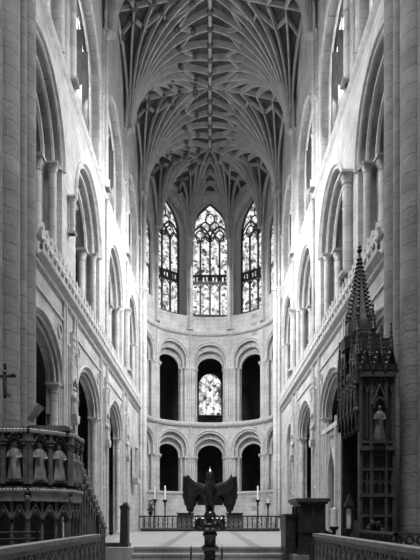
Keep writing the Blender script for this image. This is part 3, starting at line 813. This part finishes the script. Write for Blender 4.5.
for i in range(5):
    u = -.25+.15*i; f.bar(arch_pts(u, .065, 4.1, .2, 5), .025, 0, .05, mp); f.bar([(u+.075, 3.2), (u+.075, 4.4)], .02, 0, .04, mp)
f.bar([(-.02, 2.62), (.22, 2.62), (.22, 2.86), (-.02, 2.86)], .03, 0, .04, mp, True)
f.build('side_panel', M['woodmid'], th)
f = MB(); f.bar([(.0+.17*cos(a*.3)*(1-.012*a), 1.35+.17*sin(a*.3)*(1-.012*a)) for a in range(26)], .07, 0, .08, mp)
f.bar([(-.28, 1.0), (-.1, 1.08), (.1, 1.12), (.22, 1.22), (.26, 1.4)], .07, 0, .08, mp)
for a in range(6): f.ball(mp(.17*cos(a), 1.35+.17*sin(a), .08), .05, 6)
f.build('scroll_carving', M['woodmid'], th)
# niche with a small figure
f = MB(); f.bar(arch_pts(.1, .15, 3.78, .22, 6)[:], .04, .02, .16, mp); f.box(-.05, .25, 3.08, 3.16, 0, .18, mp); f.box(-.07, .27, 3.08, 4.25, 0, .03, mp); f.bar([(-.07, 3.85), (.1, 4.25), (.27, 3.85)], .05, .04, .16, mp)
f.build('niche', M['woodmid'], th)
sm2 = statue_mesh(.68).mesh('statuette', plain('grey_stone', .10, .16, .8)); x, y, z = mp(.1, 3.16, .09); link('statuette', sm2, th, (x, y, z))
# canopy tiers: every side carries gables and pinnacles
def pinnacle(mb, x, y, z0, z1, r):
    mb.lathe([(r, z0), (r, z0+(z1-z0)*.45), (r*1.5, z0+(z1-z0)*.47), (r*1.2, z0+(z1-z0)*.5), (r*.15, z1), (r*.1, z1)], 6, (x, y))
    for i in range(5):
        t = .52+.44*i/5; rr = r*1.2*(1-(t-.5)/.5)+.01
        for k in range(4): a = k*pi/2+pi/4; mb.ball((x+rr*cos(a), y+rr*sin(a), z0+(z1-z0)*t), r*.32, 5)
    mb.ball((x, y, z1), r*.5, 6)
f = MB()
f.box(-.40, .56, -1.08, .72, 4.55, 4.68)
f.box(-.26, .42, -.9, .5, 4.68, 5.25); f.lathe([(.5, 5.2), (.52, 5.45), (.4, 5.5)], 8, (-.05, -.15))
f.build('canopy_base', M['wood'], th)
f = MB()
for i in range(5):        # hanging gablets towards the vessel
    y = -.82+.32*i
    mpn = flat(-.34, y, 0, (0, 1), (-1, 0)); f.bar(arch_pts(0, .15, 3.55, .3, 6), .05, 0, .10, mpn); f.bar([(-.16, 3.75), (0, 4.45), (.16, 3.75)], .06, 0, .12, mpn)
    f.box(-.17, -.14, 3.4, 4.6, 0, .1, mpn)
    for c_ in range(6):
        for e_ in (-1, 1): f.ball(mpn(e_*(.16-.025*c_), 3.8+.11*c_, .08), .04, 5)
    f.ball(mpn(-.155, 3.38, .05), .06, 6)
for i in range(3):
    mpn = flat(-.2+.3*i, -1.06, 0, (1, 0), (0, -1)); f.bar([(-.15, 4.5), (0, 4.98), (.15, 4.5)], .05, -.05, .05, mpn); f.ball(mpn(0, 5.0, 0), .05, 6)
    for c_ in range(4):
        for e_ in (-1, 1): f.ball(mpn(e_*(.15-.035*c_), 4.6+.1*c_, 0), .035, 5)
f.build('gablets', M['wood'], th)
for x, y, z1 in ((-.38, -1.0, 5.55), (-.38, -.5, 5.45), (-.38, .0, 5.5), (-.38, .35, 5.3), (-.38, .66, 5.6), (-.1, -1.02, 5.45), (.18, -1.02, 5.45), (.42, -1.0, 5.5), (.42, .6, 5.5), (-.38, -.75, 5.2)):
    f = MB(); pinnacle(f, x, y, 4.3, z1, .06); f.build('pinnacle', M['wood'], th)
for dx, dy, z0, z1, r in ((-.25, -.45, 5.1, 6.0, .07), (.15, -.5, 5.1, 6.05, .07), (.2, .2, 5.1, 6.0, .07), (-.28, .2, 5.1, 6.05, .07)):
    f = MB(); pinnacle(f, dx, dy, z0, z1, r); f.build('pinnacle', M['wood'], th)
f = MB(); sx, sy = -.08, -.15
f.lathe([(.34, 5.3), (.36, 5.75), (.30, 5.85), (.02, 7.30), (.015, 7.34)], 8, (sx, sy))
for i in range(15):
    t = i/15; z = 5.88+1.38*t; rr = .30*(1-t)+.03
    for k in range(8): a = 2*pi*(k+.5)/8; f.ball((sx+rr*cos(a), sy+rr*sin(a), z), .034+.014*(1-t), 5)
for k in range(8):
    a = 2*pi*(k+.5)/8; f.tube([(sx+.34*cos(a), sy+.34*sin(a), 5.2), (sx+.34*cos(a), sy+.34*sin(a), 6.02)], [.045, .012], 5); f.ball((sx+.34*cos(a), sy+.34*sin(a), 6.03), .03, 5)
sp_ = f.build('spire', M['wood'], th)
f = MB(); f.lathe([(.03, 7.3), (.075, 7.36), (.03, 7.4), (.055, 7.44), (.015, 7.52)], 8, (sx, sy)); f.build('finial', M['wood'], sp_)
m = MB(); m.box(-.3, .42, -.8, .48, .2, .95); m.box(-.32, .42, -.82, .48, .95, 1.02); m.build('seat', M['wood'], th)

# lamp and candle by the stall
lp = thing('stall_lantern', (2.62, 10.95, 0), 'dark framed glass lantern on a post beside the spired throne', 'lantern')
m = MB(); m.lathe([(.09, 0), (.09, .04), (.022, .08), (.022, 1.3), (.09, 1.36), (.09, 1.4)], 8); m.build('post', M['iron'], lp)
m = MB()
for a in range(4):
    q = pi/4+a*pi/2; m.tube([(.10*cos(q), .10*sin(q), 1.4), (.10*cos(q), .10*sin(q), 1.82)], .012, 5)
m.lathe([(.12, 1.82), (.12, 1.85), (.04, 1.96), (.04, 2.0), (.01, 2.06)], 4); m.build('frame', M['iron'], lp)
m = MB(); m.lathe([(.035, 1.4), (.045, 1.5), (.045, 1.74), (.03, 1.78)], 12); m.build('candle', M['wax'], lp)
cd = thing('pedestal_candle', (2.9, 13.55, 0), 'thick pale candle on a dark stand between the desk and the lantern', 'candle')
m = MB(); m.lathe([(.14, 0.0), (.14, .06), (.04, .12), (.04, 1.3), (.11, 1.36), (.11, 1.4)], 10); m.build('stand', M['iron'], cd)
m = MB(); m.lathe([(.075, 1.4), (.075, 1.82), (.02, 1.83), (.005, 1.87)], 12); m.build('candle', M['wax'], cd)

# stall with carved cresting behind the right balustrade
stl = thing('choir_stall', (3.28, 9.6, 0), 'dark choir stall with pierced cresting, behind the right balustrade', 'stall')
m = MB(); m.box(-.5, .42, -.9, 1.2, 0, 1.12); m.box(-.55, .46, -.95, 1.25, 1.12, 1.18); m.build('body', M['wood'], stl)
m = MB()
mps = flat(0, -.9, 0, (1, 0), (0, 1)); mpl = flat(-.5, 0, 0, (0, 1), (1, 0))
for i in range(6): m.bar([(-.45+.17*i+.06*cos(2*pi*q/8), 1.27+.06*sin(2*pi*q/8)) for q in range(8)], .03, 0, .06, mps, True)
for i in range(12): m.bar([(-.82+.18*i+.06*cos(2*pi*q/8), 1.27+.06*sin(2*pi*q/8)) for q in range(8)], .03, 0, .06, mpl, True)
m.box(-.52, .45, -.92, -.86, 1.34, 1.38); m.box(-.52, -.46, -.92, 1.2, 1.34, 1.38); m.build('cresting', M['woodmid'], stl)

# ------------------------------------------------------------------ desks at the head of the steps
PZ = PL+E
dk = thing('reading_desk', (2.5, 14.75, PZ-.12), 'tall dark oak reading desk with heavy top, right of the steps', 'desk')
m = MB(); m.box(-.30, .32, -.60, .6, 0, 1.26); m.box(-.36, .38, -.66, .66, 0, .14)
for u in (-.28, 0, .28): m.box(u-.03, u+.03, -.64, -.6, .14, 1.2)
for v in (-.5, 0, .5): m.box(-.34, -.30, v-.04, v+.04, .14, 1.2)
m.box(-.34, .34, -.63, .63, .55, .62); m.build('body', M['wood'], dk)
m = MB(); m.box(-.42, .42, -.70, .70, 1.30, 1.38); m.box(-.37, .37, -.65, .65, 1.24, 1.30); m.build('top', M['woodmid'], dk)
m = MB(); m.box(-.62, -.37, -.3, .62, 0, .95); m.box(-.66, -.36, -.34, .66, .95, 1.0); m.build('kneeler', M['wood'], dk)
m = MB(); m.box(-.1, .5, -1.15, -.72, -.4, .30); m.prism([(-.1, .3), (.5, .3), (.42, .52), (.2, .62), (-.02, .5)], lambda u, v, w: (u, w, v), -1.15, -1.08); m.build('stall_end', M['wood'], dk)

be = thing('bench_end', (-2.33, 15.75, PZ), 'dark carved bench with upright end, left of the steps', 'bench')
m = MB(); m.box(-.34, .12, -.12, .5, 0, .08); m.build('seat_base', M['wood'], be)
m = MB(); m.prism([(-.12, .05), (.10, .05), (.10, .98), (.13, 1.05), (.08, 1.13), (-.06, 1.14), (-.13, 1.08), (-.09, 1.0)], lambda u, v, w: (u, w, v), -.05, .35); m.build('upright', M['wood'], be)
m = MB(); m.ball((.02, .15, 1.15), .08, 8); m.build('poppyhead', M['woodmid'], be)
m = MB(); m.box(-.55, -.1, -.1, .45, 0, .1); m.build('step_board', M['wood'], be)

# ------------------------------------------------------------------ communion rail across the sanctuary
RY = 34.6
cr_ = thing('communion_rail', (0, RY, PZ), 'long ornate metal communion rail across the sanctuary floor', 'railing')
m = MB(); m.box(-4.22, 4.22, -.08, .08, .84, .92); m.build('top_rail', M['wood'], cr_)
m = MB(); m.box(-4.22, 4.22, -.06, .06, .03, .1); m.build('bottom_rail', M['iron'], cr_)
mp = lambda u, v, w: (u, w, v)
n = 30; d = 8.4/n
bm2 = MB().bar([(0, .05), (0, .86)], .06, -.03, .03, mp).mesh('baluster', M['iron'])
am = MB(); am.bar([(d/2+.09*cos(2*pi*q/8), .66+.09*sin(2*pi*q/8)) for q in range(8)], .03, -.015, .015, mp, True); am.bar(arch_pts(d/2, d/2-.03, .3, .22, 5), .03, -.015, .015, mp)
am.bar([(d/2, .1), (d/2, .55)], .025, -.012, .012, mp)
for k in (-1, 1): am.bar([(d/2+k*.10, .1), (d/2+k*.03, .3), (d/2+k*.10, .5)], .022, -.012, .012, mp)
am2 = am.mesh('ironwork', plain('grey_ironwork', .12, .3, .5, bump=0))
for i in range(n+1): link('baluster', bm2, cr_, (-4.2+i*d, 0, 0))
for i in range(n): link('ironwork', am2, cr_, (-4.2+i*d, 0, 0))
for x0, x1, lab in ((-4.1, -.5, 'long dark kneeling cushion before the communion rail, left half'), (.5, 4.1, 'long dark kneeling cushion before the communion rail, right half')):
    c_ = thing('kneeler_cushion', ((x0+x1)/2, RY-.35, PZ), lab, 'cushion', 'kneeling cushions')
    h = (x1-x0)/2; m = MB(); rows = []
    for x in (-h, -h+.04, -h+.3, 0, h-.3, h-.04, h):
        q = .6 if abs(x) == h else 1; rows.append([(x, .2*q*cos(2*pi*k/10), .09+.09*q*sin(2*pi*k/10)) for k in range(10)])
    m.grid(rows, True, True).build('cushion', M['cloth'], c_)
for x, lab in ((-1.5, 'dark kneeling desk behind the communion rail, left of the lectern bird'), (1.5, 'dark kneeling desk behind the communion rail, right of the lectern bird')):
    t = thing('kneeling_desk', (x, 35.5, PZ), lab, 'desk', 'kneeling desks')
    MB().box(-.48, .48, -.2, .2, 0, 1.02).build('body', M['wood'], t); MB().box(-.54, .54, -.28, .26, 1.02, 1.1).build('top', M['wood'], t)
    MB().box(-.45, .45, .3, .8, 0, .45).build('seat', M['wood'], t)
def candlestick(x, y, h, ch, r, lab):
    t = thing('candlestick', (x, y, PZ), lab, 'candlestick', 'sanctuary candlesticks')
    m = MB(); m.lathe([(.2, 0), (.2, .05), (.06, .15), (.05, h*.4), (.08, h*.42), (.045, h*.46), (.045, h*.8), (.09, h*.83), (.05, h*.87), (.16, h*.97), (.16, h)], 10); m.build('stand', M['iron'], t)
    m = MB(); m.lathe([(r, h), (r, h+ch), (r*.3, h+ch+.02), (r*.1, h+ch+.06)], 10); m.build('candle', M['wax'], t)
candlestick(-2.86, 36.9, 1.95, .85, .055, 'tall dark candlestick with white candle before the left arch of the apse')
candlestick(3.04, 36.9, 1.95, .85, .055, 'tall dark candlestick with white candle before the right arch of the apse')
candlestick(-3.45, 36.2, 1.95, .75, .035, 'slender dark candlestick near the flowers, at the left end of the rail')
candlestick(3.6, 36.0, 1.7, .25, .035, 'slender dark candlestick with short candle, at the right end of the rail')
fa = thing('flower_arrangement', (-3.65, 35.6, PZ), 'loose spray of foliage and flowers on a pedestal by the left pier', 'flowers')
m = MB(); m.lathe([(.16, 0), (.16, .05), (.04, .1), (.04, .9), (.12, 1.0), (.16, 1.15), (.1, 1.2)], 10); m.build('pedestal', M['iron'], fa)
m = MB()
for i in range(46):
    a = random.uniform(0, 2*pi); l = random.uniform(.25, .72); e_ = random.uniform(.1, 1.4)
    p1 = (cos(a)*cos(e_)*l*.5, sin(a)*cos(e_)*l*.4, 1.2+sin(e_)*l); m.tube([(0, 0, 1.15), (p1[0]*.6, p1[1]*.6, 1.15+(p1[2]-1.15)*.7), p1], .012, 4)
    m.ball(p1, .05, 5, (1, .5, 1.2))
m.build('foliage', M['leaf'], fa)

# framed panel hanging on the blank left wall by the apse
fp = thing('hanging_frame', (-4.2, 31.9, E+2.2), 'tall empty stone frame with bracket on the left wall beside the apse', 'frame')
m = MB(); mpf = lambda u, v, w: (w, u, v)
m.bar([(-.62, 0), (.62, 0), (.62, 1.7), (-.62, 1.7)], .12, 0, .16, mpf, True); m.build('frame', M['carve'], fp)
m = MB(); m.prism([(-.7, -.02), (.7, -.02), (.5, -.25), (.1, -.35), (-.3, -.3)], mpf, -.05, .3); m.build('bracket', M['carve'], fp)
m = MB(); m.box(0, .03, -.56, .56, .05, 1.65); m.build('panel', M['aisle'], fp)
# dim altar-side throne seen through the central arch
